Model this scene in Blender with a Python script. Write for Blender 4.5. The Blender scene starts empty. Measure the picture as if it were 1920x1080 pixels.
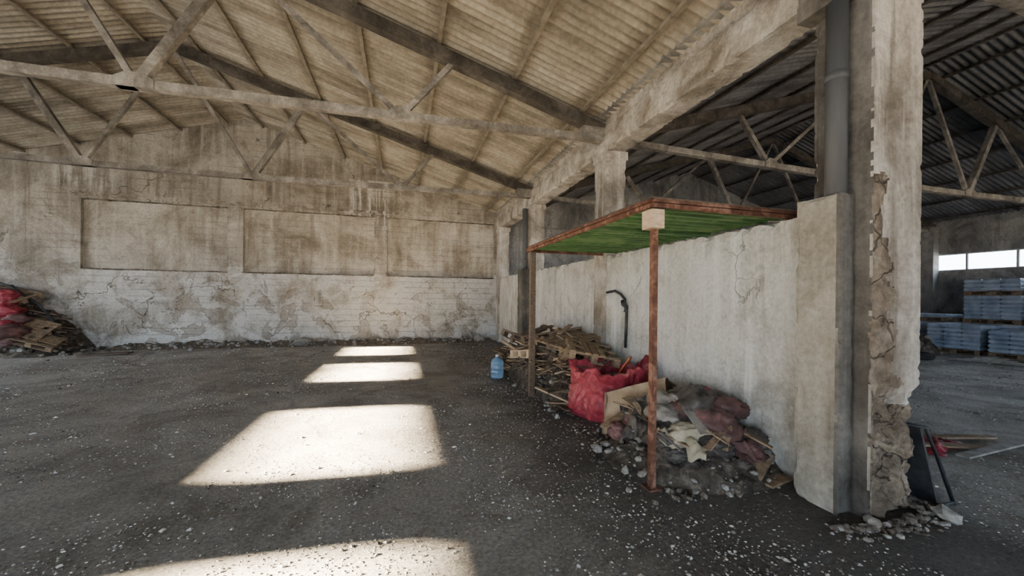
import bpy, bmesh, math, random
from mathutils import Vector, Matrix, noise, Euler
random.seed(7)
S = bpy.context.scene
PI = math.pi

# ------------------------------------------------------------------ node helpers
def new_mat(name):
    m = bpy.data.materials.new(name); m.use_nodes = True
    nt = m.node_tree
    b = nt.nodes['Principled BSDF']
    b.inputs['Specular IOR Level'].default_value = 0.25
    return m, nt, b

class N:
    def __init__(s, nt): s.nt = nt; s.co = nt.nodes.new('ShaderNodeNewGeometry').outputs['Position']
    def mapc(s, sc=(1,1,1), loc=(0,0,0), src=None):
        m = s.nt.nodes.new('ShaderNodeMapping')
        m.inputs['Scale'].default_value = sc; m.inputs['Location'].default_value = loc
        s.nt.links.new(src or s.co, m.inputs['Vector']); return m.outputs[0]
    def noise(s, scale, det=6, rough=0.6, dist=0.0, vec=None):
        n = s.nt.nodes.new('ShaderNodeTexNoise')
        n.inputs['Scale'].default_value = scale; n.inputs['Detail'].default_value = det
        n.inputs['Roughness'].default_value = rough; n.inputs['Distortion'].default_value = dist
        s.nt.links.new(vec or s.co, n.inputs['Vector']); return n.outputs['Fac']
    def ramp(s, fac, stops):
        r = s.nt.nodes.new('ShaderNodeValToRGB'); e = r.color_ramp.elements
        while len(e) < len(stops): e.new(0.5)
        for i, (p, c) in enumerate(stops):
            e[i].position = p
            e[i].color = (c, c, c, 1) if isinstance(c, (int, float)) else (*c, 1)
        s.nt.links.new(fac, r.inputs[0]); return r.outputs[0]
    def mix(s, fac, a, b, mode='MIX'):
        m = s.nt.nodes.new('ShaderNodeMix'); m.data_type = 'RGBA'; m.blend_type = mode
        for sock, v in ((m.inputs[0], fac), (m.inputs[6], a), (m.inputs[7], b)):
            if isinstance(v, (int, float)): sock.default_value = v if sock == m.inputs[0] else (v, v, v, 1)
            elif isinstance(v, tuple): sock.default_value = (*v, 1)
            else: s.nt.links.new(v, sock)
        return m.outputs[2]
    def math(s, op, a, b=0.0, clamp=False):
        m = s.nt.nodes.new('ShaderNodeMath'); m.operation = op; m.use_clamp = clamp
        for i, v in enumerate((a, b)):
            if isinstance(v, (int, float)): m.inputs[i].default_value = v
            else: s.nt.links.new(v, m.inputs[i])
        return m.outputs[0]
    def xyz(s):
        n = s.nt.nodes.new('ShaderNodeSeparateXYZ'); s.nt.links.new(s.co, n.inputs[0]); return n.outputs
    def rng(s, v, a, b):
        m = s.nt.nodes.new('ShaderNodeMapRange'); m.interpolation_type = 'SMOOTHSTEP'
        m.inputs[1].default_value = a; m.inputs[2].default_value = b
        s.nt.links.new(v, m.inputs[0]); return m.outputs[0]
    def voro(s, scale, feat='DISTANCE_TO_EDGE', vec=None):
        v = s.nt.nodes.new('ShaderNodeTexVoronoi'); v.feature = feat
        v.inputs['Scale'].default_value = scale
        s.nt.links.new(vec or s.co, v.inputs['Vector']); return v.outputs['Distance']
    def warp(s, amt, scale):
        n = s.nt.nodes.new('ShaderNodeTexNoise'); n.inputs['Scale'].default_value = scale; n.inputs['Detail'].default_value = 5
        s.nt.links.new(s.co, n.inputs['Vector'])
        m = s.nt.nodes.new('ShaderNodeVectorMath'); m.operation = 'MULTIPLY_ADD'
        s.nt.links.new(n.outputs['Color'], m.inputs[0]); m.inputs[1].default_value = (amt,)*3
        s.nt.links.new(s.co, m.inputs[2]); return m.outputs[0]
    def bump(s, h, bsdf, st=0.5, dist=0.02):
        b = s.nt.nodes.new('ShaderNodeBump'); b.inputs['Strength'].default_value = st; b.inputs['Distance'].default_value = dist
        s.nt.links.new(h, b.inputs['Height']); s.nt.links.new(b.outputs[0], bsdf.inputs['Normal'])

def concrete(name, dark, base, light, scale=0.7, streak=0.5, wash=None, crack=0.0, boards=0.0, drips=None, rough=0.9, bump=0.6, peel=None, cscale=0.55):
    m, nt, b = new_mat(name); n = N(nt)
    col = n.ramp(n.noise(scale, 9, 0.65, 0.6), [(0.34, dark), (0.5, base), (0.68, light)])
    st = n.noise(1.0, 6, 0.6, 0.3, n.mapc((5, 5, 0.35)))
    col = n.mix(n.math('MULTIPLY', n.rng(st, 0.50, 0.70), streak), col, light)
    col = n.mix(n.math('MULTIPLY', n.rng(st, 0.48, 0.30), streak), col, dark)
    hh = None
    if wash:
        zc, wc, amt = wash
        z = n.xyz()[2]
        zz = n.math('ADD', z, n.math('MULTIPLY', n.noise(0.9, 8, 0.65), -1.6))
        k = n.math('SUBTRACT', 1.0, n.rng(zz, zc - 1.3, zc - 0.5))
        patch = n.rng(n.noise(0.9, 10, 0.7, 0.6), 0.38, 0.56)
        col = n.mix(n.math('MULTIPLY', n.math('MULTIPLY', k, patch), amt), col, wc)
    if peel:
        pk = n.rng(n.noise(1.3, 9, 0.6, 1.2), 0.56, 0.575)
        z = n.xyz()[2]
        pk = n.math('MULTIPLY', pk, n.rng(z, 2.6, 1.9))
        col = n.mix(n.math('MULTIPLY', pk, 0.6), col, peel); hh = pk
    if drips:
        x, y, z = n.xyz()
        for (x0, x1, z0, z1) in drips:
            k = n.math('MULTIPLY', n.rng(x, x0, x0 + 0.25), n.rng(x, x1, x1 - 0.25))
            k = n.math('MULTIPLY', k, n.math('MULTIPLY', n.rng(z, z0, z0 + 0.4), n.rng(z, z1, z1 - 0.15)))
            s2 = n.rng(n.noise(1.0, 5, 0.6, 0.2, n.mapc((5, 5, 0.4), (3, 1, 0))), 0.44, 0.58)
            col = n.mix(n.math('MULTIPLY', k, n.math('MULTIPLY', s2, 0.7)), col, (0.68, 0.66, 0.61))
    fine = n.noise(22, 8, 0.7)
    col = n.mix(0.6, col, n.ramp(fine, [(0.3, 0.3), (0.65, 0.72)]), 'OVERLAY')
    dirt = n.noise(2.4, 10, 0.74, 0.8)
    col = n.mix(n.math('MULTIPLY', n.rng(dirt, 0.52, 0.70), 0.6), col, dark)
    h = n.math('ADD', n.math('MULTIPLY', fine, 0.35), n.math('MULTIPLY', n.noise(3.5, 9, 0.7), 0.9))
    if hh is not None: h = n.math('SUBTRACT', h, n.math('MULTIPLY', hh, 0.6))
    if crack > 0:
        c = n.voro(cscale, vec=n.warp(1.3 if cscale < 1 else 0.9, 1.6))
        cm = n.math('SUBTRACT', 1.0, n.rng(c, 0.001, 0.008*(1 if cscale<1 else 4)))
        if cscale < 1: cm = n.math('MULTIPLY', cm, n.rng(n.noise(0.7, 3), 0.50, 0.58))
        col = n.mix(n.math('MULTIPLY', cm, crack), col, (0.03, 0.025, 0.02))
        h = n.math('SUBTRACT', h, n.math('MULTIPLY', cm, 0.6))
    if boards > 0:
        w = nt.nodes.new('ShaderNodeTexWave'); w.bands_direction = 'Z'; w.wave_profile = 'SAW'
        w.inputs['Scale'].default_value = 1.6; w.inputs['Distortion'].default_value = 0.8; w.inputs['Detail'].default_value = 3
        w.inputs['Detail Scale'].default_value = 0.6
        nt.links.new(n.co, w.inputs['Vector'])
        h = n.math('ADD', h, n.math('MULTIPLY', w.outputs['Fac'], boards))
        msk = n.rng(n.noise(0.9, 4), 0.45, 0.6)
        col = n.mix(n.math('MULTIPLY', n.math('MULTIPLY', n.rng(w.outputs['Fac'], 0.8, 1.0), msk), 0.5), col, dark)
    nt.links.new(col, b.inputs['Base Color']); b.inputs['Roughness'].default_value = rough
    n.bump(h, b, bump, 0.05)
    return m

def simple(name, c1, c2, scale=8, rough=0.8, metal=0.0, bump=0.4, dist=0.01, stretch=(1,1,1), trans=0.0, c3=None):
    m, nt, b = new_mat(name); n = N(nt)
    v = n.mapc(stretch)
    f = n.noise(scale, 8, 0.65, 0.4, v)
    stops = [(0.35, c1), (0.65, c2)]
    if c3: stops = [(0.3, c1), (0.52, c2), (0.62, c3)]
    nt.links.new(n.ramp(f, stops), b.inputs['Base Color'])
    b.inputs['Roughness'].default_value = rough; b.inputs['Metallic'].default_value = metal
    if trans: b.inputs['Transmission Weight'].default_value = trans
    n.bump(n.noise(scale * 3, 7, 0.7, 0.2, v), b, bump, dist)
    return m

# ------------------------------------------------------------------ mesh builder
class MB:
    def __init__(s): s.v = []; s.f = []; s.m = []; s.sm = []
    def add(s, vs, fs, mi=0, M=None, smooth=False):
        o = len(s.v)
        s.v += [tuple(M @ Vector(p)) if M else tuple(p) for p in vs]
        for f in fs: s.f.append(tuple(i + o for i in f)); s.m.append(mi); s.sm.append(smooth)
    def box(s, lo, hi, mi=0, M=None):
        x0, y0, z0 = lo; x1, y1, z1 = hi
        s.add([(x0,y0,z0),(x1,y0,z0),(x1,y1,z0),(x0,y1,z0),(x0,y0,z1),(x1,y0,z1),(x1,y1,z1),(x0,y1,z1)],
              [(0,3,2,1),(4,5,6,7),(0,1,5,4),(1,2,6,5),(2,3,7,6),(3,0,4,7)], mi, M)
    def bar(s, a, b, w, h, mi=0, up=(0,0,1)):
        a = Vector(a); b = Vector(b); d = (b - a); L = d.length; d.normalize()
        u = Vector(up)
        if abs(d.dot(u)) > 0.98: u = Vector((0,1,0))
        r = d.cross(u).normalized(); u = r.cross(d).normalized()
        vs = []
        for p in (a, b):
            for (i, j) in ((-1,-1),(1,-1),(1,1),(-1,1)): vs.append(p + r*(i*w/2) + u*(j*h/2))
        s.add(vs, [(0,1,2,3),(7,6,5,4),(0,4,5,1),(1,5,6,2),(2,6,7,3),(3,7,4,0)], mi)
    def tube(s, pts, r, mi=0, seg=12):
        pts = [Vector(p) for p in pts]; vs = []; fs = []
        for i, p in enumerate(pts):
            d = (pts[min(i+1, len(pts)-1)] - pts[max(i-1, 0)]).normalized()
            u = Vector((0,0,1)) if abs(d.z) < 0.9 else Vector((0,1,0))
            a = d.cross(u).normalized(); c = a.cross(d)
            for k in range(seg):
                t = 2*PI*k/seg; vs.append(p + a*math.cos(t)*r + c*math.sin(t)*r)
        for i in range(len(pts)-1):
            for k in range(seg):
                k2 = (k+1) % seg
                fs.append((i*seg+k, i*seg+k2, (i+1)*seg+k2, (i+1)*seg+k))
        fs.append(tuple(range(seg))[::-1]); fs.append(tuple((len(pts)-1)*seg+k for k in range(seg)))
        s.add(vs, fs, mi, None, True)
    def lathe(s, prof, c, mi=0, seg=28):
        vs = []; fs = []
        for (r, z) in prof:
            for k in range(seg):
                t = 2*PI*k/seg; vs.append((c[0]+r*math.cos(t), c[1]+r*math.sin(t), c[2]+z))
        for i in range(len(prof)-1):
            for k in range(seg):
                k2 = (k+1) % seg; fs.append((i*seg+k, i*seg+k2, (i+1)*seg+k2, (i+1)*seg+k))
        s.add(vs, fs, mi, None, True)
    def rock(s, c, r, mi=0, sub=1, flat=0.7):
        bm = bmesh.new(); bmesh.ops.create_icosphere(bm, subdivisions=sub, radius=1.0)
        off = Vector((random.random()*50,)*3)
        sx, sy, sz = [random.uniform(0.7, 1.3) for _ in range(3)]; sz *= flat
        R = Euler((random.uniform(-.4,.4), random.uniform(-.4,.4), random.random()*6)).to_matrix()
        vs = []
        for v in bm.verts:
            k = 1 + 0.45*noise.noise(v.co*1.6 + off)
            p = R @ Vector((v.co.x*sx*k, v.co.y*sy*k, v.co.z*sz*k)) * r
            vs.append(p + Vector(c))
        s.add(vs, [tuple(v.index for v in f.verts) for f in bm.faces], mi); bm.free()
    def blob(s, c, r, mi=0, flat=0.6, xmax=99, sub=4, seed=None):
        """crumpled plastic sack / bundled rag"""
        bm = bmesh.new(); bmesh.ops.create_icosphere(bm, subdivisions=sub, radius=1.0)
        sd = random.random()*60 if seed is None else seed
        off = Vector((sd, sd*.7, 3))
        R = Euler((random.uniform(-.5,.5), random.uniform(-.5,.5), random.random()*6)).to_matrix()
        sx, sy = random.uniform(0.8,1.4), random.uniform(0.7,1.1)
        vs = []
        for v in bm.verts:
            p = v.co
            wv = noise.noise_vector(p*1.2+off)*0.5
            a = 1-abs(noise.noise((p+wv)*1.7+off))*3
            b2 = 1-abs(noise.noise((p+wv)*3.9+off))*3
            c2 = 1-abs(noise.noise((p+wv)*8+off))*3
            k = 0.85+0.35*noise.noise(p*0.9+off)+0.22*a*0.6+0.16*b2*0.7+0.06*c2
            q = R @ Vector((p.x*sx*k, p.y*sy*k, p.z*k)) * r
            q.z *= flat
            q += Vector(c)
            vs.append(Vector((min(q.x,xmax), q.y, max(0.006,q.z))))
        s.add(vs, [tuple(v.index for v in f.verts) for f in bm.faces], mi, None, True); bm.free()
    def sheet(s, n, m, fn, mi=0, smooth=True):
        vs = [fn(i/(n-1), j/(m-1)) for i in range(n) for j in range(m)]
        fs = [(i*m+j, (i+1)*m+j, (i+1)*m+j+1, i*m+j+1) for i in range(n-1) for j in range(m-1)]
        s.add(vs, fs, mi, None, smooth)
    def done(s, name, mats, recalc=False, weld=False):
        me = bpy.data.meshes.new(name); me.from_pydata([tuple(v) for v in s.v], [], s.f)
        for m in mats: me.materials.append(m)
        me.polygons.foreach_set('material_index', s.m); me.polygons.foreach_set('use_smooth', s.sm)
        me.update()
        if recalc or weld:
            bm = bmesh.new(); bm.from_mesh(me)
            if weld: bmesh.ops.remove_doubles(bm, verts=bm.verts, dist=1e-4)
            bmesh.ops.recalc_face_normals(bm, faces=bm.faces); bm.to_mesh(me); bm.free()
        o = bpy.data.objects.new(name, me); S.collection.objects.link(o); return o

def rough_box(mb, lo, hi, step=0.06, amp=0.01, chip=0.03, thr=0.15, mi=0, spall=None, freq=6.0):
    """concrete member with worn arrises"""
    lo = Vector(lo); hi = Vector(hi); sz = hi - lo
    nn = [max(2, int(round(sz[i]/step))) for i in range(3)]
    c = (lo+hi)/2
    def disp(p):
        d = sorted([(min(p[i]-lo[i], hi[i]-p[i]), i) for i in range(3)])
        q = Vector(p)
        e = d[1][0]
        if e < chip*1.3:
            nz = noise.fractal(Vector(p)*freq, 0.8, 2.0, 4)
            k = max(0.0, nz - thr) * 2.0 * chip * (1 - e/(chip*1.3)) + 0.004
            for (dd, i) in d[:2]:
                q[i] += min(k, chip*1.6) * (1 if c[i] > p[i] else -1)
        q += noise.noise_vector(Vector(p)*1.3) * amp + noise.noise_vector(Vector(p)*14.0) * amp*0.3
        if spall: q += spall(p, lo, hi)
        return q
    for ax in range(3):
        a, b = [(1,2),(2,0),(0,1)][ax]
        for side in (0,1):
            vs = []; fs = []; na, nb = nn[a], nn[b]
            for i in range(na+1):
                for j in range(nb+1):
                    p = [0,0,0]; p[ax] = hi[ax] if side else lo[ax]
                    p[a] = lo[a]+sz[a]*i/na; p[b] = lo[b]+sz[b]*j/nb
                    vs.append(disp(p))
            for i in range(na):
                for j in range(nb):
                    f = (i*(nb+1)+j, (i+1)*(nb+1)+j, (i+1)*(nb+1)+j+1, i*(nb+1)+j+1)
                    fs.append(f if side else f[::-1])
            mb.add(vs, fs, mi, None, False)

# ------------------------------------------------------------------ materials
M_back = concrete('mat_wall_back', (0.125,0.105,0.082), (0.285,0.255,0.215), (0.48,0.445,0.39), 0.6, 0.6,
                  wash=(2.75,(0.60,0.585,0.555),0.85), crack=0.6, boards=0.8, drips=[(-1.9,-0.4,3.7,5.7),(-9.8,-8.2,4.5,5.4)], peel=(0.25,0.21,0.165), bump=0.9)
M_recess = concrete('mat_panel_recess', (0.155,0.13,0.098), (0.345,0.31,0.26), (0.54,0.50,0.44), 0.7, 0.5, boards=0.8, bump=0.9)
M_ledge = concrete('mat_ledge', (0.05,0.04,0.03), (0.14,0.12,0.095), (0.30,0.265,0.215), 3, 0.2)
M_part = concrete('mat_partition', (0.24,0.225,0.19), (0.46,0.44,0.40), (0.74,0.72,0.665), 0.8, 0.95,
                  wash=(2.6,(0.74,0.725,0.68),0.45), crack=0.4)
M_col = concrete('mat_column', (0.15,0.13,0.105), (0.35,0.32,0.28), (0.64,0.605,0.55), 1.2, 0.85, bump=0.8)
M_spall = concrete('mat_spalled', (0.075,0.058,0.043), (0.18,0.145,0.11), (0.34,0.29,0.235), 5, 0.1, bump=1.0, crack=0.5, cscale=3)
M_pier = concrete('mat_pier', (0.12,0.108,0.088), (0.26,0.243,0.21), (0.42,0.395,0.345), 1.0, 0.4, bump=0.4)
M_pierd = concrete('mat_pier_shade', (0.035,0.033,0.03), (0.085,0.081,0.075), (0.17,0.163,0.15), 1.3, 0.4, bump=0.4)  # darker pier mix, puts the front face's shade into the colour
M_beam = concrete('mat_beam', (0.15,0.13,0.103), (0.40,0.368,0.32), (0.70,0.665,0.605), 2.0, 0.1, bump=0.9)
M_truss = concrete('mat_truss', (0.085,0.077,0.067), (0.175,0.163,0.147), (0.33,0.312,0.288), 2.5, 0.1)
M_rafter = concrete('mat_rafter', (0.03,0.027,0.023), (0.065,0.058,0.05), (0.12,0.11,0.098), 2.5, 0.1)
M_purlin = simple('mat_purlin', (0.13,0.113,0.09), (0.24,0.215,0.17), 6)
M_side = concrete('mat_side_walls', (0.10,0.099,0.097), (0.22,0.218,0.212), (0.36,0.355,0.345), 1.0, 0.4)

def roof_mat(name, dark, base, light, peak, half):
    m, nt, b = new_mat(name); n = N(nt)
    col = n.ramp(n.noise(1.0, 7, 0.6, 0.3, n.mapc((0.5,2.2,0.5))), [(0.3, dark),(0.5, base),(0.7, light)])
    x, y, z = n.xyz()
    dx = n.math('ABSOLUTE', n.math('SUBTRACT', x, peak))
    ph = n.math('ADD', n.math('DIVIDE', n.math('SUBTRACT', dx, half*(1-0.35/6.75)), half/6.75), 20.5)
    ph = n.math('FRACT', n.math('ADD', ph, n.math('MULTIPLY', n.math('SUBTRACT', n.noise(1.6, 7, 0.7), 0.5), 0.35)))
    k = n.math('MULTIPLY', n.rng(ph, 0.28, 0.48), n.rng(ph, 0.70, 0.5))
    col = n.mix(n.math('MULTIPLY', k, 0.75), col, dark)  # soft dark bands along the purlins, their shadow painted into the sheets
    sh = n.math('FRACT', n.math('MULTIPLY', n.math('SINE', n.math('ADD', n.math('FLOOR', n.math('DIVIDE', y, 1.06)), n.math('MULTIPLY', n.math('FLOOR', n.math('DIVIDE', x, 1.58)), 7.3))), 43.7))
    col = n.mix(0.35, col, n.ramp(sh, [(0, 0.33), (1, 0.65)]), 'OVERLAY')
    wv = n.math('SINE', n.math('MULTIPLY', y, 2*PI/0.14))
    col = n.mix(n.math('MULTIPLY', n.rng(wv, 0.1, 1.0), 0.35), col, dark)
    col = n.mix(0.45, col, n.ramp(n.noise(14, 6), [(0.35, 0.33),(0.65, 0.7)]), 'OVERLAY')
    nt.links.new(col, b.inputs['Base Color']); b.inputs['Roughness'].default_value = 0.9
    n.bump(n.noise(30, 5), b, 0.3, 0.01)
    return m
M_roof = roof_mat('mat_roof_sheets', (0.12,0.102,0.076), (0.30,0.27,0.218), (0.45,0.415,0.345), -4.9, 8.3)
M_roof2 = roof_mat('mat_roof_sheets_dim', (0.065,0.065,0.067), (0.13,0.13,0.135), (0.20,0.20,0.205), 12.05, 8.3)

# floor
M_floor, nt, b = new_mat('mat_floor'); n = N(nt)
c = n.ramp(n.noise(0.5, 10, 0.68, 0.6), [(0.34,(0.20,0.182,0.158)),(0.5,(0.36,0.34,0.31)),(0.66,(0.50,0.485,0.455))])
c = n.mix(n.math('MULTIPLY', n.rng(n.noise(1.0,10,0.74,0.8),0.48,0.62),0.6), c, (0.15,0.128,0.10))
x,y,z = n.xyz()
ty = n.math('ADD', n.math('MULTIPLY', x, 1.0), n.math('ADD', n.math('MULTIPLY', y, 0.22), n.math('MULTIPLY', n.noise(0.18, 3), 5.0)))
tr = n.math('FRACT', n.math('DIVIDE', ty, 1.7))
trk = n.math('MULTIPLY', n.rng(tr, 0.38, 0.46), n.rng(tr, 0.62, 0.54))
trk = n.math('MULTIPLY', trk, n.rng(n.noise(0.5, 3), 0.42, 0.6))
c = n.mix(n.math('MULTIPLY', trk, 0.35), c, (0.15,0.128,0.10))
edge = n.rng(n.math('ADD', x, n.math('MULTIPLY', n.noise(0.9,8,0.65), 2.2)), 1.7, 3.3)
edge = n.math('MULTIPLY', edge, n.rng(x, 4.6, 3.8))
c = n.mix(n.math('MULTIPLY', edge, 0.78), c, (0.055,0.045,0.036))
fl = n.math('SUBTRACT', 1.0, n.rng(n.voro(24,'F1', n.warp(0.15,6)), 0.10, 0.24))
fl = n.math('MULTIPLY', fl, n.rng(n.noise(1.4,6,0.7), 0.42, 0.58))
c = n.mix(n.math('MULTIPLY', fl, 0.5), c, (0.6,0.58,0.55))
g = n.noise(34, 9, 0.8)
c = n.mix(0.85, c, n.ramp(g, [(0.36,0.2),(0.62,0.8)]), 'OVERLAY')
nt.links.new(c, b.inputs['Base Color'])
nt.links.new(n.ramp(n.noise(1.1,5), [(0.35,0.5),(0.65,0.85)]), b.inputs['Roughness'])
b.inputs['Specular IOR Level'].default_value = 0.45
h = n.math('ADD', n.math('MULTIPLY', g, 0.6), n.math('ADD', n.math('MULTIPLY', n.noise(5,9,0.75),1.8), n.math('MULTIPLY', fl, 0.4)))
h = n.math('SUBTRACT', h, n.math('MULTIPLY', trk, 0.8))
n.bump(h, b, 1.0, 0.045)

M_stoneL = simple('mat_stone_light', (0.42,0.41,0.385), (0.70,0.69,0.655), 20)
M_stoneM = simple('mat_stone_grey', (0.18,0.17,0.155), (0.36,0.345,0.32), 20)
M_stoneD = simple('mat_stone_dark', (0.07,0.058,0.048), (0.17,0.145,0.12), 20)
M_wood = simple('mat_pallet_wood', (0.13,0.09,0.06), (0.32,0.24,0.16), 4, stretch=(3,3,9))
M_woodL = simple('mat_new_wood', (0.38,0.28,0.19), (0.58,0.45,0.32), 6, stretch=(2,2,8))
M_woodD = simple('mat_old_wood', (0.05,0.038,0.03), (0.15,0.115,0.085), 6, stretch=(3,3,9))
M_rust = simple('mat_rust', (0.045,0.02,0.014), (0.12,0.055,0.037), 12, metal=0.2, c3=(0.22,0.125,0.09))
M_green = simple('mat_green_sheet', (0.02,0.055,0.022), (0.055,0.135,0.045), 3, rough=0.6, c3=(0.11,0.175,0.08))
M_red = simple('mat_red_tarp', (0.14,0.013,0.022), (0.28,0.035,0.055), 4, rough=0.45, c3=(0.42,0.13,0.14))
M_card = simple('mat_cardboard', (0.16,0.11,0.07), (0.30,0.225,0.15), 4, c3=(0.36,0.28,0.19))
M_beige = simple('mat_cloth_beige', (0.24,0.215,0.155), (0.42,0.38,0.29), 6)
M_maroon = simple('mat_cloth_maroon', (0.045,0.026,0.026), (0.11,0.062,0.06), 6, c3=(0.20,0.10,0.10), rough=0.5)
M_dcloth = simple('mat_cloth_dark', (0.025,0.023,0.022), (0.10,0.088,0.08), 6, rough=0.4)
M_lcloth = simple('mat_cloth_grey', (0.13,0.12,0.11), (0.30,0.285,0.265), 6, rough=0.6)
M_soil = simple('mat_soil', (0.035,0.029,0.024), (0.09,0.075,0.06), 9, bump=1.0, dist=0.03, c3=(0.18,0.155,0.13))
M_dark = simple('mat_dark_steel', (0.02,0.022,0.026), (0.06,0.065,0.07), 8, rough=0.5, metal=0.3)
M_pipe = simple('mat_grey_pipe', (0.045,0.048,0.054), (0.085,0.09,0.098), 2, rough=0.6, stretch=(1,1,0.2))
M_blue = simple('mat_bottle_blue', (0.25,0.45,0.68), (0.38,0.58,0.78), 3, rough=0.15, trans=0.6, bump=0.05)
M_label = simple('mat_bottle_cap', (0.75,0.78,0.8), (0.85,0.87,0.9), 3)
M_sack = simple('mat_sacks', (0.19,0.25,0.36), (0.40,0.47,0.58), 2.5, rough=0.5)
M_frame = simple('mat_window_frame', (0.30,0.30,0.30), (0.45,0.45,0.45), 8)
M_rubber = simple('mat_rubber', (0.015,0.015,0.015), (0.04,0.04,0.04), 8)

# ------------------------------------------------------------------ dimensions
YB = 14.2
YF = -7.0
XC, XL, XR = -4.9, -13.2, 3.4
X2, XC2, XR2 = 3.75, 12.05, 20.35
SL = 0.295
def zs(x):
    if x <= XR: return 4.75 + SL*(XR-XC) - SL*abs(x-XC)
    if x < X2: return 4.75
    return 4.75 + SL*(XC2-X2) - SL*abs(x-XC2)

# ------------------------------------------------------------------ shell
f = MB(); f.box((-13.7,YF,-0.2),(20.6,YB+0.3,0.0)); f.done('floor',[M_floor])
g = MB(); g.box((-70,-70,-0.4),(80,80,-0.21)); g.done('ground',[simple('mat_ground',(0.28,0.26,0.23),(0.4,0.38,0.35),1)])

PAN = [(-9.04,-5.37),(-4.93,-0.98),(-0.54,3.31)]
w = MB()
def wall_back(w, xa, xb, xc, panels, rec=0.10):
    zt0, zt1 = 2.36, 4.40
    w.box((xa,YB,0),(xb,YB+0.3,zt0))
    cur = xa
    for (p0,p1) in panels:
        if p0 > cur: w.box((cur,YB,zt0),(p0,YB+0.3,zt1))
        w.box((p0,YB+rec,zt0),(p1,YB+0.3,zt1),1)
        cur = p1
    if cur < xb: w.box((cur,YB,zt0),(xb,YB+0.3,zt1))
    a, c2, b2 = zs(xa)+0.06, zs(xc)+0.06, zs(xb)+0.06
    vs = []
    for y in (YB, YB+0.3): vs += [(xa,y,zt1),(xb,y,zt1),(xb,y,b2),(xc,y,c2),(xa,y,a)]
    w.add(vs, [(0,1,2,3,4),(9,8,7,6,5),(0,5,6,1),(1,6,7,2),(2,7,8,3),(3,8,9,4),(4,9,5,0)])
wall_back(w, XL-0.2, 3.575, XC, PAN)
for (p0,p1) in PAN:
    rough_box(w,(p0-0.02,YB-0.045,2.32),(p1+0.02,YB+0.11,2.365),0.06,0.014,0.03,0.0,2)
    rough_box(w,(p0-0.02,YB-0.025,4.375),(p1+0.02,YB+0.11,4.405),0.06,0.010,0.03,0.0,2)
rough_box(w,(-5.37,YB-0.03,2.38),(-4.93,YB+0.02,4.44),0.05,0.010,0.04,0.0,0)
rough_box(w,(-0.98,YB-0.03,2.38),(-0.54,YB+0.02,4.44),0.05,0.010,0.04,0.0,0)
rough_box(w,(-9.4,YB-0.05,4.46),(3.35,YB+0.02,4.60),0.08,0.012,0.04,0.0,0)
w.done('wall_back',[M_back,M_recess,M_ledge])
w = MB(); wall_back(w, 3.575, XR2+0.2, XC2, [(4.1,7.7),(8.2,12.0),(12.5,16.2)]); w.done('wall_back_side_bay',[M_side,M_side])

# left wall: clerestory windows and wide door openings (outside the picture)
wy = [(12.2,14.05),(8.85,10.85),(4.8,6.95),(0.7,3.62)]
z0, z1 = 3.15, 3.51
w = MB(); XA, XB_ = XL-0.2, XL
doors = [(-6.4,-1.6),(-1.0,4.2),(8.3,13.2)]
cur = YF
for (a,b2) in doors:
    w.box((XA,cur,0),(XB_,a,2.9)); cur = b2
w.box((XA,cur,0),(XB_,YB,2.9)); w.box((XA,YF,2.9),(XB_,YB,z0))
w.box((XA,YF,z1),(XB_,YB,4.92))
cur = YB
for (a,b2) in wy:
    w.box((XA,b2,z0),(XB_,cur,z1)); cur = a
w.box((XA,YF,z0),(XB_,cur,z1))
w.done('wall_left',[M_side])
for i,(a,b2) in enumerate(wy):
    k = MB()
    k.box((XA+0.05,a,z0),(XA+0.11,b2,z0+0.02)); k.box((XA+0.05,a,z1-0.02),(XA+0.11,b2,z1))
    k.box((XA+0.05,a,z0+0.02),(XA+0.11,a+0.03,z1-0.02)); k.box((XA+0.05,b2-0.03,z0+0.02),(XA+0.11,b2,z1-0.02))
    k.done('window_%d'%(i+1),[M_frame])
w = MB(); w.box((-20.4,-14,-0.2),(-20.0,30,4.85)); w.box((-20.5,-14,4.85),(-19.9,30,4.90)); w.done('sun_blocker',[simple('mat_sun_blocker',(0.5,0.5,0.5),(0.65,0.65,0.65),1)])  # unseen wall added to keep direct sun out of the left door openings

# right wall of the side bay with strip window
w = MB(); a0,a1 = 2.85,3.5
w.box((XR2,YF,0),(XR2+0.2,YB,a0)); w.box((XR2,YF,a1),(XR2+0.2,YB,4.92))
for (p,q) in ((YF,-4.0),(-0.4,0.0),(3.9,4.2),(13.0,YB)): w.box((XR2,p,a0),(XR2+0.2,q,a1))
w.done('wall_right',[M_side])
k = MB()
for (p,q) in ((-4.0,-0.4),(0.0,3.9),(4.2,13.0)):
    nn = max(1,int((q-p)/1.25))
    k.box((XR2+0.06,p,a0),(XR2+0.12,q,a0+0.04)); k.box((XR2+0.06,p,a1-0.04),(XR2+0.12,q,a1))
    for i in range(nn+1):
        y = p+0.03+(q-p-0.06)*i/nn; k.box((XR2+0.06,y-0.03,a0+0.04),(XR2+0.12,y+0.03,a1-0.04))
k.done('window_5',[M_frame])
def front(name, segs):
    w = MB()
    for (p,q,zz0) in segs:
        n_ = 6
        for i in range(n_):
            u0 = p+(q-p)*i/n_; u1 = p+(q-p)*(i+1)/n_
            w.box((u0,YF,zz0),(u1,YF+0.2,min(zs(u0),zs(u1))))
    w.done(name,[M_side])
front('wall_front_side_bay', ((3.9,7.0,0),(7.0,12.0,3.2),(12.0,XR2,0)))
front('wall_front', ((XL,-10.0,0),(-10.0,-2.0,3.8),(-2.0,3.3,0)))

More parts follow.
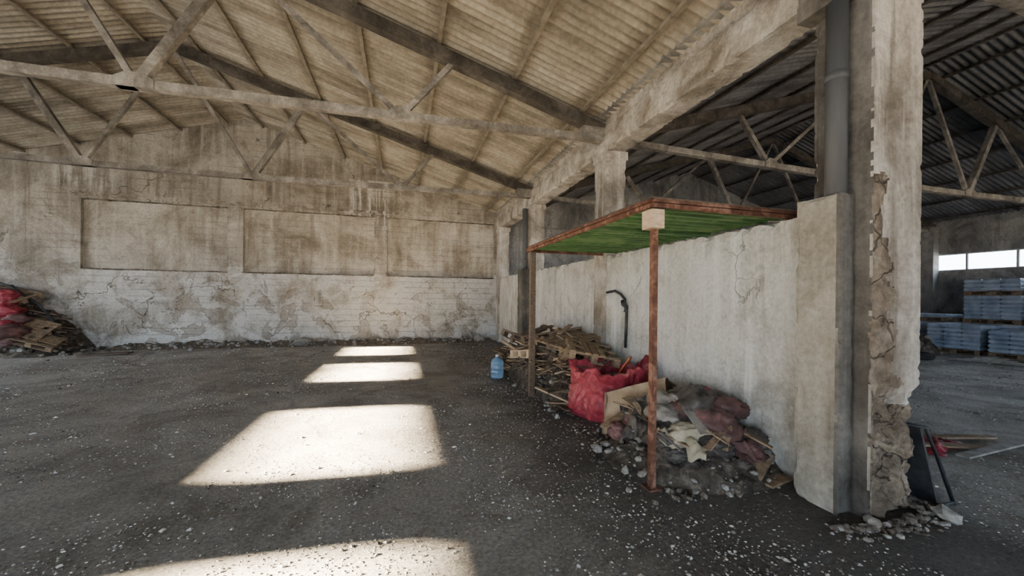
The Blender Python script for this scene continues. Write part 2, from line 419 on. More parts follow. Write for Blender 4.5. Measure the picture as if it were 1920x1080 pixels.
def roof_slopes(name, lo1, lo2, peak, m):
    mb = MB(); y0, y1 = YF-0.42, YB+0.28; pitch = 0.14; step = pitch/8; ny = int((y1-y0)/step); rows = 6
    zlo = 4.75+0.05; zp = 4.75 + SL*abs(peak-lo1) + 0.05
    for lo in (lo1, lo2):
        for r in range(rows):
            t0, t1 = r/rows, (r+1)/rows
            xa = lo+(peak-lo)*t0; xb = lo+(peak-lo)*t1
            za = zlo+(zp-zlo)*t0; zb = zlo+(zp-zlo)*t1
            vs = []; fs = []
            for i in range(ny+1):
                y = y0+i*step; o = 0.026*math.sin(2*PI*y/pitch)
                vs.append((xa-(xb-xa)*0.07, y, za-(zb-za)*0.07+o+0.006)); vs.append((xb, y, zb+o))
            for i in range(ny): fs.append((2*i,2*i+1,2*i+3,2*i+2))
            mb.add(vs, fs, 0, None, True)
    mb.box((peak-0.25,y0,zp+0.0),(peak+0.25,y1,zp+0.06))
    return mb.done(name,[m])
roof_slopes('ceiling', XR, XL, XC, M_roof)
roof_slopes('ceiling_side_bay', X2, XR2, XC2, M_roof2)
v = MB(); v.box((3.30,YF,4.80),(3.85,YB,4.88)); v.done('roof_gutter',[M_side])

def purlins(name, lo1, lo2, peak, m):
    mb = MB()
    for lo in (lo1, lo2):
        for i in range(7):
            t = (i+0.35)/6.75
            x = lo+(peak-lo)*t
            z = 4.75+SL*abs(x-lo)-0.0
            mb.box((x-0.03,YF,z-0.025),(x+0.03,YB-0.0,z+0.03))
    mb.done(name,[m])
purlins('roof_purlins', XR, XL, XC, M_purlin)
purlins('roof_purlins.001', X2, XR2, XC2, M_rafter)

def truss(name, y, xc, half, mats):
    mb = MB(); zb = 4.45; z1_, z2_ = 4.38, 4.33
    def top(dx): return 4.75+SL*(half-abs(dx)) - 0.15
    for s in (-1,1):
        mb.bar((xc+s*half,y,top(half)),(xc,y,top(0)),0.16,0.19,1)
        B2,B1,T2,T1 = s*1.55, s*4.85, s*2.65, s*5.65
        def P(dx,z): return (xc+dx,y,z)
        mb.bar(P(s*half,zb),P(B1,z1_),0.11,0.11,0); mb.bar(P(B1,z1_),P(B2,z2_),0.11,0.12,0)
        mb.bar(P(0,top(0)-0.03),P(B2,z2_),0.075,0.075,0)
        mb.bar(P(B2,z2_),P(T2,top(T2)-0.03),0.11,0.12,0)
        mb.bar(P(T2,top(T2)-0.03),P(B1,z1_),0.065,0.07,0)
        mb.bar(P(B1,z1_),P(T1,top(T1)-0.02),0.08,0.08,0)
        for (dx,zz,wd) in ((B2,z2_,0.42),(B1,z1_,0.32)):
            a = xc+dx
            vs=[]
            for yy in (y-0.075,y+0.075): vs += [(a-wd/2,yy,zz-0.06),(a+wd/2,yy,zz-0.06),(a+wd/2,yy,zz+0.06),(a+wd/5,yy,zz+0.13),(a-wd/5,yy,zz+0.13),(a-wd/2,yy,zz+0.06)]
            mb.add(vs,[(0,1,2,3,4,5),(11,10,9,8,7,6)]+[(i,i+6,(i+1)%6+6,(i+1)%6) for i in range(6)],0)
        a = xc+s*half
        mb.box((min(a,a-s*0.4),y-0.085,zb-0.06),(max(a,a-s*0.4),y+0.085,top(half)+0.02),0)
    mb.bar((xc-1.55,y,z2_),(xc+1.55,y,z2_),0.11,0.12,0)
    mb.done(name,mats, recalc=True)
for i,y in enumerate((-1.85, 2.15, 6.15, 10.15)):
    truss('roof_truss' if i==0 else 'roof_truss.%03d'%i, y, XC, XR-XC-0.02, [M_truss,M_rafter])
for i,y in enumerate((-1.85, 2.15, 6.15, 10.15)):
    truss('roof_truss.%03d'%(i+4), y, XC2, XC2-X2-0.02, [M_truss,M_rafter])

mb = MB(); rough_box(mb,(3.40,YF,4.20),(3.75,YB,4.62),0.05,0.008,0.035,0.12,freq=9)
mb.box((3.45,YF,4.60),(3.70,YB,4.80)); mb.done('edge_beam',[M_beam],weld=True)

# near column: wider, damaged
CX0, CX1, CY0, CY1 = 3.29, 3.82, 1.97, 2.40
def spall(p, lo, hi):
    z = p[2]; q = Vector((0,0,0))
    if z < 0.98 and p[0] > lo[0]+0.03 and p[1] < lo[1]+0.2:
        nz = noise.fractal(Vector(p)*8,0.8,2,4)
        k = min(1,(0.98-z)/0.12)*min(1,(p[0]-lo[0]-0.02)/0.05)
        q += Vector((0,0.045+0.055*nz,0))*k
        if p[0] > hi[0]-0.08: q += Vector((-0.02-0.02*nz,0,0))*k
    if 1.0 < z < 2.5 and p[0] < lo[0]+0.2 and p[1] < lo[1]+0.1:
        nz = noise.fractal(Vector(p)*4,1,2,4); q += Vector((0,0.03*max(0,nz+.2),0))
    return q
mb = MB(); rough_box(mb,(CX0,CY0,0),(CX1,CY1,4.2),0.02,0.004,0.02,0.2,spall=spall)
rough_box(mb,(3.14,1.93,3.90),(3.85,2.44,4.19),0.04,0.006,0.03,0.1)
col1 = mb.done('concrete_column',[M_col,M_spall,M_pierd],weld=True)
for p in col1.data.polygons:
    c = p.center
    nz = noise.fractal(Vector(c)*3,1,2,4)
    if c.y < 2.15 and c.x > 3.32 and c.z < 0.88+0.35*nz: p.material_index = 1
    elif c.y < 2.08 and c.x < 3.44+0.18*nz and c.x>3.30 and c.z < 2.5+0.3*nz and noise.noise(Vector(c)*2.2+Vector((5,1,0)))>-0.3: p.material_index = 1
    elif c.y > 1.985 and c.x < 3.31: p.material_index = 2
for i,y in enumerate((-2.03, 5.95, 9.95, 13.6)):
    mb = MB(); rough_box(mb,(3.37,y,0),(3.75,y+0.43,4.2),0.05,0.005,0.025,0.15)
    rough_box(mb,(3.34,y-0.02,4.05),(3.78,y+0.45,4.19),0.06,0.006,0.03,0.1)
    mb.done('concrete_column.%03d'%(i+1),[M_col],weld=True)
for i,y in enumerate((-2,2,6,10)):
    mb = MB(); mb.box((20.0,y-0.03,0),(20.35,y+0.4,4.55)); mb.done('concrete_column.%03d'%(i+6),[M_side])

mb = MB(); rough_box(mb,(3.13,2.08,0),(3.288,2.42,2.42),0.03,0.004,0.02,0.1); rough_box(mb,(3.288,2.402,0),(3.40,2.43,2.40),0.05,0.002,0.01,0.3)
pr = mb.done('plastered_pier',[M_pier,M_pierd],weld=True)
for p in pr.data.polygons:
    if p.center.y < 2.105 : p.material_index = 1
mb = MB(); rough_box(mb,(3.13,10.0,0),(3.37,10.45,2.42),0.05,0.004,0.02,0.1); mb.done('plastered_pier.001',[M_pierd],weld=True)
mb = MB(); mb.tube([(3.208,2.17,2.425),(3.208,2.17,3.905)],0.072,0,24); mb.tube([(3.208,2.17,3.3),(3.208,2.17,3.36)],0.077,0,24); mb.done('downpipe',[M_pipe])
mb = MB(); mb.tube([(3.26,10.2,2.425),(3.26,10.2,4.1)],0.07,0,20); mb.tube([(3.26,10.2,2.6),(3.26,10.2,2.68)],0.085); mb.done('downpipe.001',[M_pipe])

mb = MB(); rough_box(mb,(3.40,2.43,0),(3.62,YB,2.36),0.07,0.010,0.035,0.0)
mb.done('wall_partition',[M_part],weld=True)

# ------------------------------------------------------------------ canopy
cp = MB()
zt = 2.385
x0,x1,y0,y1 = 1.98,3.62,2.74,6.05
def crg(u,v):
    y = y0+0.03+(y1-y0-0.06)*u; x = x0+0.03+(x1-x0-0.05)*v
    return (x,y,zt+0.035+0.016*math.copysign(min(1,abs(math.sin(2*PI*y/0.15))*1.8),math.sin(2*PI*y/0.15)))
cp.sheet(420,5,crg,1,False)
for (a,b2) in (((x0,y0,zt),(x0,y1,zt)),((x0,y0,zt),(x1,y0,zt)),((x0,y1,zt),(x1,y1,zt))):
    cp.bar(a,b2,0.04,0.035,0)
    cp.bar((a[0],a[1],a[2]+0.035),(b2[0],b2[1],b2[2]+0.035),0.07,0.025,0)
for yy in (3.85,4.95): cp.bar((x0,yy,zt-0.0),(x1,yy,zt-0.0),0.035,0.025,1)
cp.box((x0-0.01,y0-0.01,zt+0.055),(x1+0.02,y1,zt+0.07),3)
for i in range(14):
    yy=random.uniform(y0+.2,y1-.2); xx=random.uniform(x0+.3,x1-.3)
    cp.rock((xx,yy,zt+0.09),random.uniform(.02,.05),2)
cp.bar((2.6,2.9,zt+0.09),(3.5,3.5,zt+0.09),0.06,0.03,3)
cp.bar((2.05,2.81,0),(2.05,2.81,zt-0.02),0.048,0.048,0)
cp.bar((2.05,5.98,0),(2.05,5.98,zt-0.02),0.085,0.085,3)
cp.bar((2.05,2.81,0.0),(2.05,2.81,0.012),0.12,0.12,0)
cp.box((1.975,2.735,2.20),(2.095,2.875,2.355),2)
cp.done('rusty_canopy',[M_rust,M_green,M_woodL,M_woodD])

# ------------------------------------------------------------------ pallets
def pallet(mb, M, miss=0.2, mi=0, L=1.2, W=0.8):
    for yy in (-W/2+0.05, 0, W/2-0.05):
        for xx in (-L/2+0.07,0,L/2-0.07): mb.box((xx-0.06,yy-0.045,0.02),(xx+0.06,yy+0.045,0.10),mi,M)
        mb.box((-L/2,yy-0.045,0.0),(L/2,yy+0.045,0.02),mi,M)
    for i in range(3):
        xx = -L/2+0.07+i*(L/2-0.07); mb.box((xx-0.05,-W/2,0.10),(xx+0.05,W/2,0.12),mi,M)
    for i in range(7):
        if random.random() < miss: continue
        yy = -W/2+0.05+i*(W-0.1)/6
        mb.box((-L/2,yy-0.042,0.12),(L/2*random.choice([1,1,0.6]),yy+0.042,0.14),mi,M)
def TM(loc, rot): return Matrix.Translation(loc) @ Euler([math.radians(a) for a in rot]).to_matrix().to_4x4()

def moundf(cx,cy,rx,ry,h,seed,rough_=0.12):
    def f(x,y):
        d = ((x-cx)/rx)**2+((y-cy)/ry)**2
        base = h*max(0,1-d)**0.8 if d<1 else 0
        return max(-0.02, base*(1+0.6*noise.noise(Vector((x*2,y*2,seed)))) + (rough_*noise.fractal(Vector((x*5,y*5,seed)),1,2,4) if d<1 else 0)*min(1,base*6))
    return f
def mound(mb,f_,xa,xb,ya,yb,n_=60,mi=0):
    mb.sheet(n_,n_,lambda u,v:(xa+(xb-xa)*u,ya+(yb-ya)*v,f_(xa+(xb-xa)*u,ya+(yb-ya)*v)-0.01),mi,False)
def cloth(mb,f_,cx,cy,w_,l_,rot,amp,mi,seed,lift=0.03,n_=40,xmax=3.36):
    c,s_=math.cos(rot),math.sin(rot)
    def fn(u,v):
        a=(u-.5)*w_*(1+.35*noise.noise(Vector((v*4,seed,0)))); b_=(v-.5)*l_*(1+.35*noise.noise(Vector((u*4,seed,4))))
        x=cx+a*c-b_*s_; y=cy+a*s_+b_*c
        nz=noise.fractal(Vector((x*4,y*4,seed)),1,2,3)
        wv=noise.noise_vector(Vector((x*3,y*3,seed)))*0.25
        rd=1-abs(noise.noise(Vector(((x+wv.x)*8+seed,(y+wv.y)*5,1.3))))*3.2
        rd2=1-abs(noise.noise(Vector(((x+wv.y)*15,(y+wv.x)*17+seed,5.3))))*3
        nv=noise.noise_vector(Vector((x*6,y*6,seed)))*amp*0.6
        e=min(u,1-u,v,1-v)
        z=max(0,f_(x,y))+lift+amp*(0.45*nz+0.5*max(0,rd)+0.18*max(0,rd2))*min(1,0.25+e*5)
        return (min(xmax,x+nv.x),y+nv.y,max(0.012,z))
    mb.sheet(n_,n_,fn,mi,True)

mb = MB()
mf = moundf(2.95,6.7,0.9,2.3,0.55,3.3)
mound(mb,mf,2.0,3.36,4.5,9.1,70,1)
P = [((2.80,5.75,0.50),(12,18,80)),((2.72,6.5,0.55),(-10,14,60)),((2.8,7.3,0.55),(8,-12,95)),((2.85,6.3,0.78),(6,-8,20)),
     ((2.75,8.1,0.40),(-14,10,70)),((2.45,6.3,0.34),(28,30,75)),((2.8,7.0,0.82),(-5,10,110)),((2.6,8.0,0.55),(10,25,30)),((2.85,5.5,0.72),(10,-6,70)),((2.8,7.7,0.75),(6,-14,20))]
for i,(l,r) in enumerate(P): pallet(mb, TM(l,r),0.25,random.choice([0,0,2]),1.0,0.75)
for i in range(200):
    x = random.uniform(2.15,3.1); y = random.uniform(5.0,8.9)
    L = random.uniform(0.3,1.0); t = random.uniform(0,PI); el = random.uniform(-0.4,0.5)
    z = mf(x,y)+random.uniform(0.03,0.36)
    d = Vector((math.cos(t)*math.cos(el),math.sin(t)*math.cos(el),math.sin(el)))*L/2
    a = Vector((x,y,z))-d; b2 = Vector((x,y,z))+d
    a.x=min(a.x,3.31); b2.x=min(b2.x,3.31); a.z=max(a.z,.03); b2.z=max(b2.z,.03)
    a.x=max(a.x,2.0); b2.x=max(b2.x,2.0)
    mb.bar(a,b2,random.choice([0.03,0.06,0.09]),0.02,random.choice([0,0,2,2,2,3]))
pallet(mb, TM((2.30,6.75,0.50),(4,8,100)),0.0,3,0.8,0.5)
for i in range(160):
    x=random.uniform(1.95,3.3); y=random.uniform(4.6,9.2); r=random.uniform(.02,.06)
    mb.rock((x,y,max(0,mf(x,y))+r*.3),r,random.choice([4,1,5]))
mb.done('broken_pallet_pile',[M_wood,M_soil,M_woodD,M_woodL,M_stoneM,M_stoneD])

# ------------------------------------------------------------------ red bulk bag (slumped, open top)
mb = MB()
def bag(mb,cx,cy,rx,ry,h,rot,seed):
    seg=110; rings=[]
    cr,sr=math.cos(rot),math.sin(rot)
    base=[(0.90,0.0),(1.02,0.08),(1.08,0.2),(1.09,0.34),(1.05,0.48),(1.0,0.62),(1.0,0.76),(1.03,0.9),(1.05,1.0),(0.98,1.02),(0.92,0.92),(0.87,0.76),(0.80,0.55),(0.6,0.36),(0.3,0.34),(0.02,0.34)]
    prof=[]
    for i in range(len(base)-1):
        for k in range(3):
            t=k/3; prof.append((base[i][0]*(1-t)+base[i+1][0]*t, base[i][1]*(1-t)+base[i+1][1]*t))
    prof.append(base[-1])
    for k,(r,z) in enumerate(prof):
        for i in range(seg):
            t=2*PI*i/seg; c=math.cos(t); s_=math.sin(t)
            q=(abs(c)**4+abs(s_)**4)**(-1/4)
            rim = 1+0.40*noise.noise(Vector((c*1.2,s_*1.2,seed)))+0.16*noise.noise(Vector((c*5,s_*5,seed)))
            zz=z*h*(rim if z>0.3 else 1+(rim-1)*z/0.3)
            P_=Vector((c*q*rx,s_*q*ry,zz))
            wv=noise.noise_vector(P_*3+Vector((seed,0,0)))*0.25
            fold=1-abs(noise.noise(Vector(((P_.x+wv.x)*8,(P_.y+wv.y)*8+seed,(P_.z+wv.z)*3))))*3
            fold2=1-abs(noise.noise((P_+wv)*14+Vector((0,0,seed))))*3
            rr=r+0.10*max(0,fold)+0.05*max(0,fold2)-0.08
            x=c*q*rr*rx; y=s_*q*rr*ry
            nv=noise.noise_vector(P_*4)*0.05
            X=x+nv.x; Y=y+nv.y
            rings.append((cx+X*cr-Y*sr, cy+X*sr+Y*cr, max(0.005,zz+nv.z*(z>0.05))))
    fs=[]
    for k in range(len(prof)-1):
        for i in range(seg):
            j=(i+1)%seg; fs.append((k*seg+i,k*seg+j,(k+1)*seg+j,(k+1)*seg+i))
    mb.add(rings,fs,0,None,True)
bag(mb,2.80,4.74,0.50,0.40,0.68,0.15,5.0)
mb.blob((2.62,4.75,.40),.2,0,.6,3.35); mb.blob((2.92,4.82,.42),.22,1,.6,3.35); mb.blob((2.8,4.58,.40),.18,0,.5,3.35); mb.blob((2.5,4.5,.12),.16,1,.6)
for i in range(8):
    mb.rock((2.78+random.uniform(-.25,.25),4.72+random.uniform(-.22,.22),0.42),random.uniform(.03,.05),random.choice([1,2]))
mb.bar((2.95,4.95,0.42),(3.12,4.78,0.78),0.16,0.02,3)
mb.done('red_bulk_bag',[M_red,M_maroon,M_stoneD,simple('mat_orange_board',(0.40,0.10,0.04),(0.55,0.17,0.08),4)])

mb = MB()
def quad(mb,a,b2,c,d,mi=0,th=0.012,amp=0.02,nn=16):
    a,b2,c,d=map(Vector,(a,b2,c,d)); nrm=(b2-a).cross(d-a).normalized()
    for sgn in (0,1):
        def fn(u,v):
            p=a*(1-u)*(1-v)+b2*u*(1-v)+c*u*v+d*(1-u)*v
            return p+nrm*(amp*noise.noise(p*6)*2+th*sgn)
        mb.sheet(nn,nn,fn,mi,True)
A=(2.26,3.98,0.04);B=(2.86,3.64,0.20);C=(2.94,3.80,0.70);D=(2.34,4.12,0.48)
E=(3.26,3.98,0.18);F=(3.20,4.05,0.58);G=(2.70,4.26,0.50)
quad(mb,A,B,C,D); quad(mb,B,E,F,C)
quad(mb,A,D,G,(2.66,4.24,0.05)); quad(mb,(2.66,4.24,0.05),E,F,G)
quad(mb,C,F,(3.33,3.68,0.44),(3.14,3.42,0.42))
quad(mb,A,B,E,(2.66,4.24,0.05))
mb.done('crushed_cardboard_box',[M_card])

# ------------------------------------------------------------------ rubbish heap
mb = MB()
hf = moundf(2.85,3.30,0.9,0.78,0.30,9.1,0.10)
mound(mb,hf,1.9,3.37,2.5,4.15,80,0)
BL=[(2.40,3.10,.20,3),(2.56,2.98,.18,1),(2.60,3.28,.24,4),(2.80,3.08,.24,2),(2.98,3.0,.21,3),(3.12,3.15,.23,2),(2.92,3.32,.27,3),(3.12,3.40,.27,2),
    (2.72,3.50,.24,4),(2.43,3.50,.19,2),(3.15,3.62,.24,3),(2.95,3.58,.25,4),(2.84,2.92,.14,1),(3.18,2.92,.16,3),(2.30,3.35,.14,4),(2.5,3.72,.16,3),(3.02,2.78,.13,2),(2.7,2.83,.14,3),
    (2.25,3.65,.13,2),(3.02,3.5,.20,6),(2.66,3.12,.14,1),(3.22,2.78,.11,4),(2.38,2.92,.11,3)]
for (x,y,r,mi) in BL: mb.blob((x,y,max(0,hf(x,y))+r*.42+(.10 if r>.22 else .02)),r,mi,.66,3.35)
cl=[(2.52,2.94,.30,.3,.5,.14,1),(3.0,3.25,.5,.4,.8,.26,2),(2.75,3.45,.4,.35,.2,.24,4),(3.12,3.5,.28,.3,.4,.34,6),(3.05,2.80,.35,.25,.2,.09,2),(2.35,3.3,.3,.3,.7,.14,3),(2.85,3.15,.35,.3,1.7,.28,3),(2.55,3.5,.3,.3,.7,.22,4)]
for i,(x,y,a,b2,r,am,mi) in enumerate(cl): cloth(mb,hf,x,y,a*1.2,b2*1.2,r,am,mi,i*3.7+1,.12)
for i in range(480):
    x=random.uniform(1.8,3.33); y=random.uniform(2.5,4.4)
    if x<2.05 and random.random()<.6: continue
    r=random.choice([.01,.012,.015,.02,.03]); mb.rock((x,y,max(0,hf(x,y))+r*.4),r,random.choice([7,8,8,0,7]))
for i in range(7):
    mb.rock((random.uniform(1.95,2.35),random.uniform(2.85,3.7),.05),random.uniform(.04,.06),7)
for i in range(36):
    x=random.uniform(2.3,3.1); y=random.uniform(2.75,3.9); t=random.uniform(0,PI); L=random.uniform(.08,.25); z=hf(x,y)+.2
    mb.bar((x-L*math.cos(t),y-L*math.sin(t),max(.03,z-.08)),(min(3.33,x+L*math.cos(t)),y+L*math.sin(t),z+.07),random.choice([.03,.06,.1]),.012,random.choice([9,4,3,9]))
mb.bar((2.95,2.66,.05),(3.25,2.78,.2),.16,.02,9); mb.bar((2.25,2.95,.08),(2.65,2.75,.1),.05,.02,9); mb.bar((2.3,4.0,.10),(2.7,3.4,.32),.04,.02,9)
mb.bar((3.0,2.56,.03),(3.3,2.62,.04),.12,.02,9)
mb.done('rubbish_heap',[M_soil,M_beige,M_maroon,M_dcloth,M_lcloth,M_stoneM,M_red,M_stoneM,M_stoneD,M_wood])

# ------------------------------------------------------------------ water bottle
mb=MB()
prof=[(0.0,0.003),(0.11,0.003),(0.13,0.02),(0.135,0.06),(0.128,0.075),(0.135,0.09),(0.135,0.15),(0.128,0.165),(0.135,0.18),(0.135,0.25),(0.128,0.265),(0.135,0.28),(0.13,0.33),(0.10,0.38),(0.05,0.405),(0.035,0.42),(0.035,0.44)]
mb.lathe(prof,(1.84,7.5,0.0),0)
mb.lathe([(0.037,0.43),(0.037,0.47),(0.0,0.47)],(1.84,7.5,0.0),1)
mb.done('water_bottle',[M_blue,M_label])

mb=MB(); mb.tube([(3.34,5.85,1.72),(3.35,5.6,1.74),(3.35,5.42,1.68),(3.35,5.3,1.60),(3.355,5.26,1.5),(3.355,5.27,1.2),(3.35,5.28,0.85)],.022)
mb.tube([(3.34,5.26,1.42),(3.33,5.30,1.52),(3.34,5.34,1.58)],.04)
mb.done('black_hose',[M_dark])

# ------------------------------------------------------------------ rubble at column base
mb=MB()
for i in range(340):
    t=random.uniform(PI,2*PI); d=abs(random.gauss(0,.10))
    x=3.47+math.cos(t)*(0.40+d); y=1.98+math.sin(t)*(0.05+d)
    if x>3.84: y+=random.uniform(0,.3)
    r=random.choice([.006,.009,.012,.018,.028]); mb.rock((x,y,r*.4),r,random.choice([0,1,2,2,2]))
mb.rock((3.88,1.84,.04),.07,1,2,.6); mb.rock((3.55,1.88,.03),.055,2,2,.6); mb.rock((3.25,1.93,.03),.05,1,2,.6)
mb.done('concrete_rubble',[M_stoneM,M_stoneM,M_stoneD])

mb=MB()
mb.bar((4.04,2.12,0.02),(3.87,2.14,0.62),0.30,0.02,0,up=(1,0,0.3))
mb.tube([(4.19,1.95,.015),(4.12,2.01,.35),(4.04,2.05,.60),(3.89,2.10,.62),(3.86,2.2,.6)],.014,0)
mb.tube([(4.19,2.37,.015),(4.08,2.35,.35),(3.97,2.30,.6),(3.88,2.2,.62)],.014,0)
mb.tube([(4.19,1.95,.03),(3.98,1.95,.03)],.014,0)
mb.tube([(4.04,2.05,.60),(3.97,2.30,.6)],.014,0)
mb.done('steel_chair_frame',[M_dark])

mb=MB()
fz=lambda x,y:0
cloth(mb,fz,5.7,2.85,.8,.35,.2,.08,0,3.1,.01,24,99)
mb.bar((5.3,2.9,.05),(6.2,2.6,.03),.12,.02,1); mb.bar((5.5,2.5,.04),(6.6,2.55,.06),.1,.02,2); mb.bar((5.9,3.0,.03),(6.7,2.8,.03),.1,.02,1)
mb.done('scrap_boards',[M_red,M_wood,M_lcloth])

# ------------------------------------------------------------------ side bay stock
def sacks(name, cx, cy, wx, wy_, layers, gap=0.13):
    mb=MB(); z=0.0
    for L in range(layers):
        if L%6==0:
            pallet(mb, TM((cx,cy,z),(0,0,90 if wx<wy_ else 0)),0,1,max(wx,wy_),min(wx,wy_)); z+=0.15
        nx=2; ny=3
        for i in range(nx):
            for j in range(ny):
                sx=wx/nx; sy=wy_/ny
                x0_=cx-wx/2+sx*i; y0_=cy-wy_/2+sy*j
                ox=random.uniform(-.02,.02); e=0.03
                vs=[]
                for (zz,ins) in ((0,e),(gap*.3,0),(gap*.7,0),(gap*.98,e)):
                    vs+=[(x0_+ins+ox,y0_+ins,z+zz),(x0_+sx-ins+ox,y0_+ins,z+zz),(x0_+sx-ins+ox,y0_+sy-ins,z+zz),(x0_+ins+ox,y0_+sy-ins,z+zz)]
                fs=[(3,2,1,0),(12,13,14,15)]
                for k in range(3):
                    for q in range(4): fs.append((k*4+q,k*4+(q+1)%4,(k+1)*4+(q+1)%4,(k+1)*4+q))
                mb.add(vs,fs,0)
        z+=gap
    mb.done(name,[M_sack,M_wood])
for i,(cx,cy,l) in enumerate(((18.9,7.75,15),(18.9,6.3,14),(18.9,4.8,12),(17.4,7.95,6),(17.3,6.5,5),(18.8,9.4,7))):
    sacks('sack_stack' if i==0 else 'sack_stack.%03d'%i, cx,cy,1.0,1.25,l)
mb=MB()
hf2=moundf(15.4,8.6,1.4,0.9,.6,2.2,.2); mound(mb,hf2,14,16.7,7.7,9.6,40,0)
for i in range(9):
    x=random.uniform(14.6,16.2); y=random.uniform(8.0,9.0); mb.blob((x,y,hf2(x,y)+.1),random.uniform(.25,.4),random.choice([1,2,3,4]),.6,99,3)
for i in range(60):
    x=random.uniform(14.2,16.5); y=random.uniform(7.8,9.3); mb.rock((x,y,max(0,hf2(x,y))+.03),random.uniform(.04,.1),5)
mb.done('debris_mound',[M_soil,M_maroon,M_red,M_lcloth,M_dcloth,M_stoneM])
mb=MB()
tor=[]; fs=[]; a_,b_=28,12
for i in range(a_):
    for j in range(b_):
        t=2*PI*i/a_; p=2*PI*j/b_; r=.26+.09*math.cos(p); tor.append((14.1+r*math.cos(t),7.35+r*math.sin(t),.1+.1*math.sin(p)))
for i in range(a_):
    for j in range(b_): fs.append((i*b_+j,((i+1)%a_)*b_+j,((i+1)%a_)*b_+(j+1)%b_,i*b_+(j+1)%b_))
mb.add(tor,fs,0,None,True); mb.done('old_tyre',[M_rubber])
mb=MB()
for i in range(5): mb.bar((14.75+.1*i,7.0-.1*i,.04+.02*i),(15.3+.15*i,5.6+.25*i,.03+.02*i),.14,.025,0)
mb.done('loose_planks',[M_lcloth])

# ------------------------------------------------------------------ left corner heap
mb=MB()
def lf(x,y):
    t=max(0,min(1,(-8.6-x)/1.7)); yy=max(0,min(1,(y-12.4)/1.4))
    b=1.75*(t**0.9)*(yy**0.7)
    return b*(1+.3*noise.noise(Vector((x*1.3,y*1.3,7))))+.12*noise.fractal(Vector((x*4,y*4,2)),1,2,4)*min(1,b*4)-0.01
mb.sheet(90,40,lambda u,v:(-13.15+4.8*u,12.2+1.96*v,lf(-13.15+4.8*u,12.2+1.96*v)),0,False)
for i in range(14):
    x=random.uniform(-12.2,-9.4); y=random.uniform(12.8,13.5)
    mb.blob((x,y,lf(x,y)+.12),random.uniform(.25,.4),[2,3,3,4,2,3,2,3,4,3,2,3,4,2][i],.6,99,3)
for (a,b2,z,r) in ((-9.72,12.95,.75,.28),(-9.95,13.15,1.15,.30),(-10.1,13.4,1.5,.28),(-9.55,12.75,.35,.22),(-10.3,13.2,1.2,.35),(-9.95,12.8,.6,.28)): mb.blob((a,b2,z),r,1 if z>.4 else 2,.7,99,4)
pallet(mb,TM((-9.45,13.15,.62),(34,16,0)),.1,5,1.0,.7); pallet(mb,TM((-9.15,13.0,.34),(24,20,10)),.2,5,.9,.6); pallet(mb,TM((-10.2,13.6,1.45),(24,10,-20)),.2,5)
for i in range(70):
    x=random.uniform(-12.0,-9.0); y=random.uniform(12.8,13.8); z=max(0,lf(x,y))+.1; t=random.uniform(-.5,.8); L=random.uniform(.2,.5)
    mb.bar((x-L*math.cos(t),y-.1,z+.15*random.random()),(x+L*math.cos(t),min(14.1,y+.15),max(.03,z-.1)),.08,.02,random.choice([5,6,6]))
for i in range(260):
    x=random.uniform(-12.3,-8.3); y=random.uniform(12.5,14.1); r=random.uniform(.03,.09); mb.rock((x,y,max(0,lf(x,y))+r*.3),r,random.choice([7,8,0]))
mb.tube([(-11.6,13.6,2.2),(-11,13.5,2.1),(-10.5,13.45,2.0),(-10.0,13.5,1.75),(-9.5,13.55,1.3),(-9.1,13.6,.7)],.025,9)
mb.done('scrap_heap',[M_soil,M_red,M_maroon,M_dcloth,M_lcloth,M_wood,M_woodD,M_stoneM,M_stoneD,M_dark])

mb=MB()
sf=lambda x,y: max(-0.01,(y-13.55)/0.65*(.14+.16*noise.noise(Vector((x*.9,0,3))))*(1+.5*noise.noise(Vector((x*4,y*4,1)))))
mb.sheet(220,14,lambda u,v:(-8.1+11.3*u,13.45+.73*v,sf(-8.1+11.3*u,13.45+.73*v)),0,False)
for i in range(420):
    x=random.uniform(-8.0,3.0); y=14.12-abs(random.gauss(0,.3)); r=random.choice([.02,.03,.05,.07]); mb.rock((x,y,max(0,sf(x,y))+r*.3),r,random.choice([2,2,3]))
mb.rock((-3.1,13.8,.12),.25,2,2,.5); mb.rock((2.7,13.8,.12),.22,2,2,.6)
mb.done('rubble_strip',[simple('mat_dry_soil',(0.09,0.07,0.052),(0.25,0.21,0.16),6,bump=1.0,dist=.03),M_stoneL,M_stoneM,M_stoneD])
mb=MB(); mb.bar((-8.0,12.6,.02),(-7.0,12.7,.04),.3,.03,0); mb.done('fallen_plank',[M_woodD])

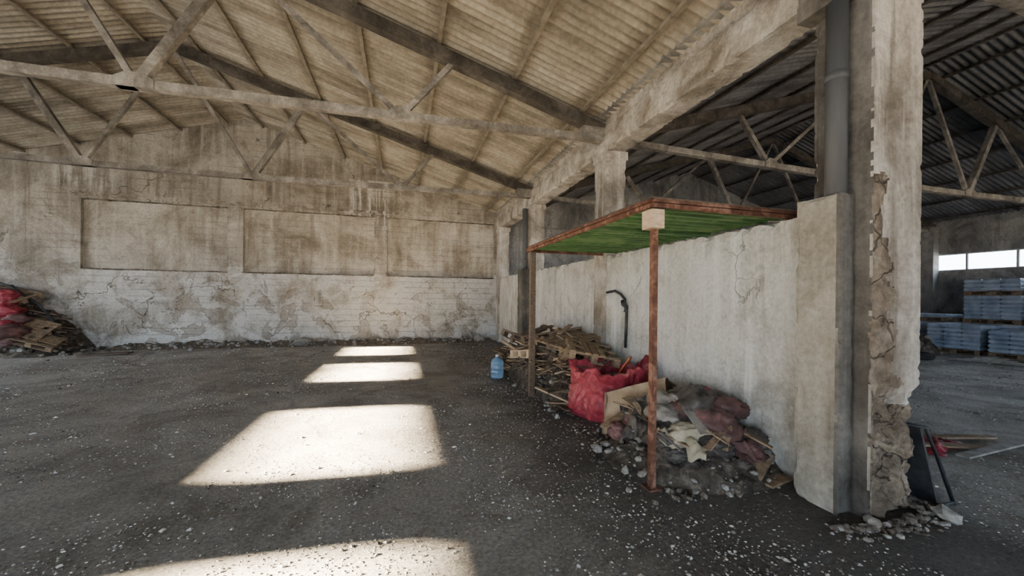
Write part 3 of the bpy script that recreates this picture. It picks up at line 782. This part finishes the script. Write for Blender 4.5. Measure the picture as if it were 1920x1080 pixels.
# ------------------------------------------------------------------ scattered gravel
mb=MB()
octf=[(0,2,4),(2,1,4),(1,3,4),(3,0,4),(2,0,5),(1,2,5),(3,1,5),(0,3,5)]
def bit(x,y,r,mi):
    a=random.random()*6; c,s_=math.cos(a),math.sin(a); e=random.uniform(.5,1.3)
    P_=[(1,0,0),(-1,0,0),(0,e,0),(0,-e,0),(random.uniform(-.3,.3),random.uniform(-.3,.3),.5),(0,0,-.5)]
    mb.add([(x+(p[0]*c-p[1]*s_)*r*random.uniform(.7,1.2),y+(p[0]*s_+p[1]*c)*r*random.uniform(.7,1.2),r*.2+p[2]*r) for p in P_],octf,mi)
cnt=0
while cnt<32000:
    if random.random()<.6:
        d=0.9+13*random.random()**1.5; t=math.radians(random.uniform(-42,70)); x=d*math.sin(t); y=d*math.cos(t)
    else: x=random.uniform(-12,18); y=random.uniform(.5,13.8)
    if y>13.9 or x<-12.5 or 3.1<x<3.85: continue
    dn=noise.fractal(Vector((x*.9,y*.9,4)),1,2,3)
    if random.random()> .40+dn*1.3: continue
    dist=math.hypot(x,y)
    r=random.uniform(.003,.008)*(1 if random.random()<.96 else 2.2)*(1+dist*.11)
    bit(x,y,r,random.choice([0,0,0,1,1,2])); cnt+=1
for i in range(2500):
    x=1.2+abs(random.gauss(0.9,.6)); y=random.uniform(1.6,13)
    if x>3.1: continue
    bit(x,y,random.uniform(.006,.018),random.choice([0,1,2,2,2]))
mb.done('floor_gravel',[M_stoneL,M_stoneM,M_stoneD])

# ------------------------------------------------------------------ light
sun=bpy.data.lights.new('sun','SUN'); sun.energy=680; sun.angle=math.radians(1.3); sun.color=(1.0,0.81,0.55)
so=bpy.data.objects.new('sun',sun); S.collection.objects.link(so)
so.rotation_euler=Vector((1,-0.08,-0.265)).to_track_quat('-Z','Y').to_euler()
wd=bpy.data.worlds.new('world'); S.world=wd; wd.use_nodes=True
bg=wd.node_tree.nodes['Background']; bg.inputs[0].default_value=(0.70,0.84,1.0,1); bg.inputs[1].default_value=15.0

# ------------------------------------------------------------------ camera
cam=bpy.data.cameras.new('camera'); cam.lens=13.5; cam.sensor_width=36; cam.shift_y=0.0102; cam.clip_start=0.05
co=bpy.data.objects.new('camera',cam); S.collection.objects.link(co)
R=Matrix.Rotation(math.radians(-15.89),4,'Z')@Matrix.Rotation(math.radians(90),4,'X')@Matrix.Rotation(math.radians(0.6),4,'Z')
co.matrix_world=Matrix.Translation((0,0,1.6))@R
S.camera=co
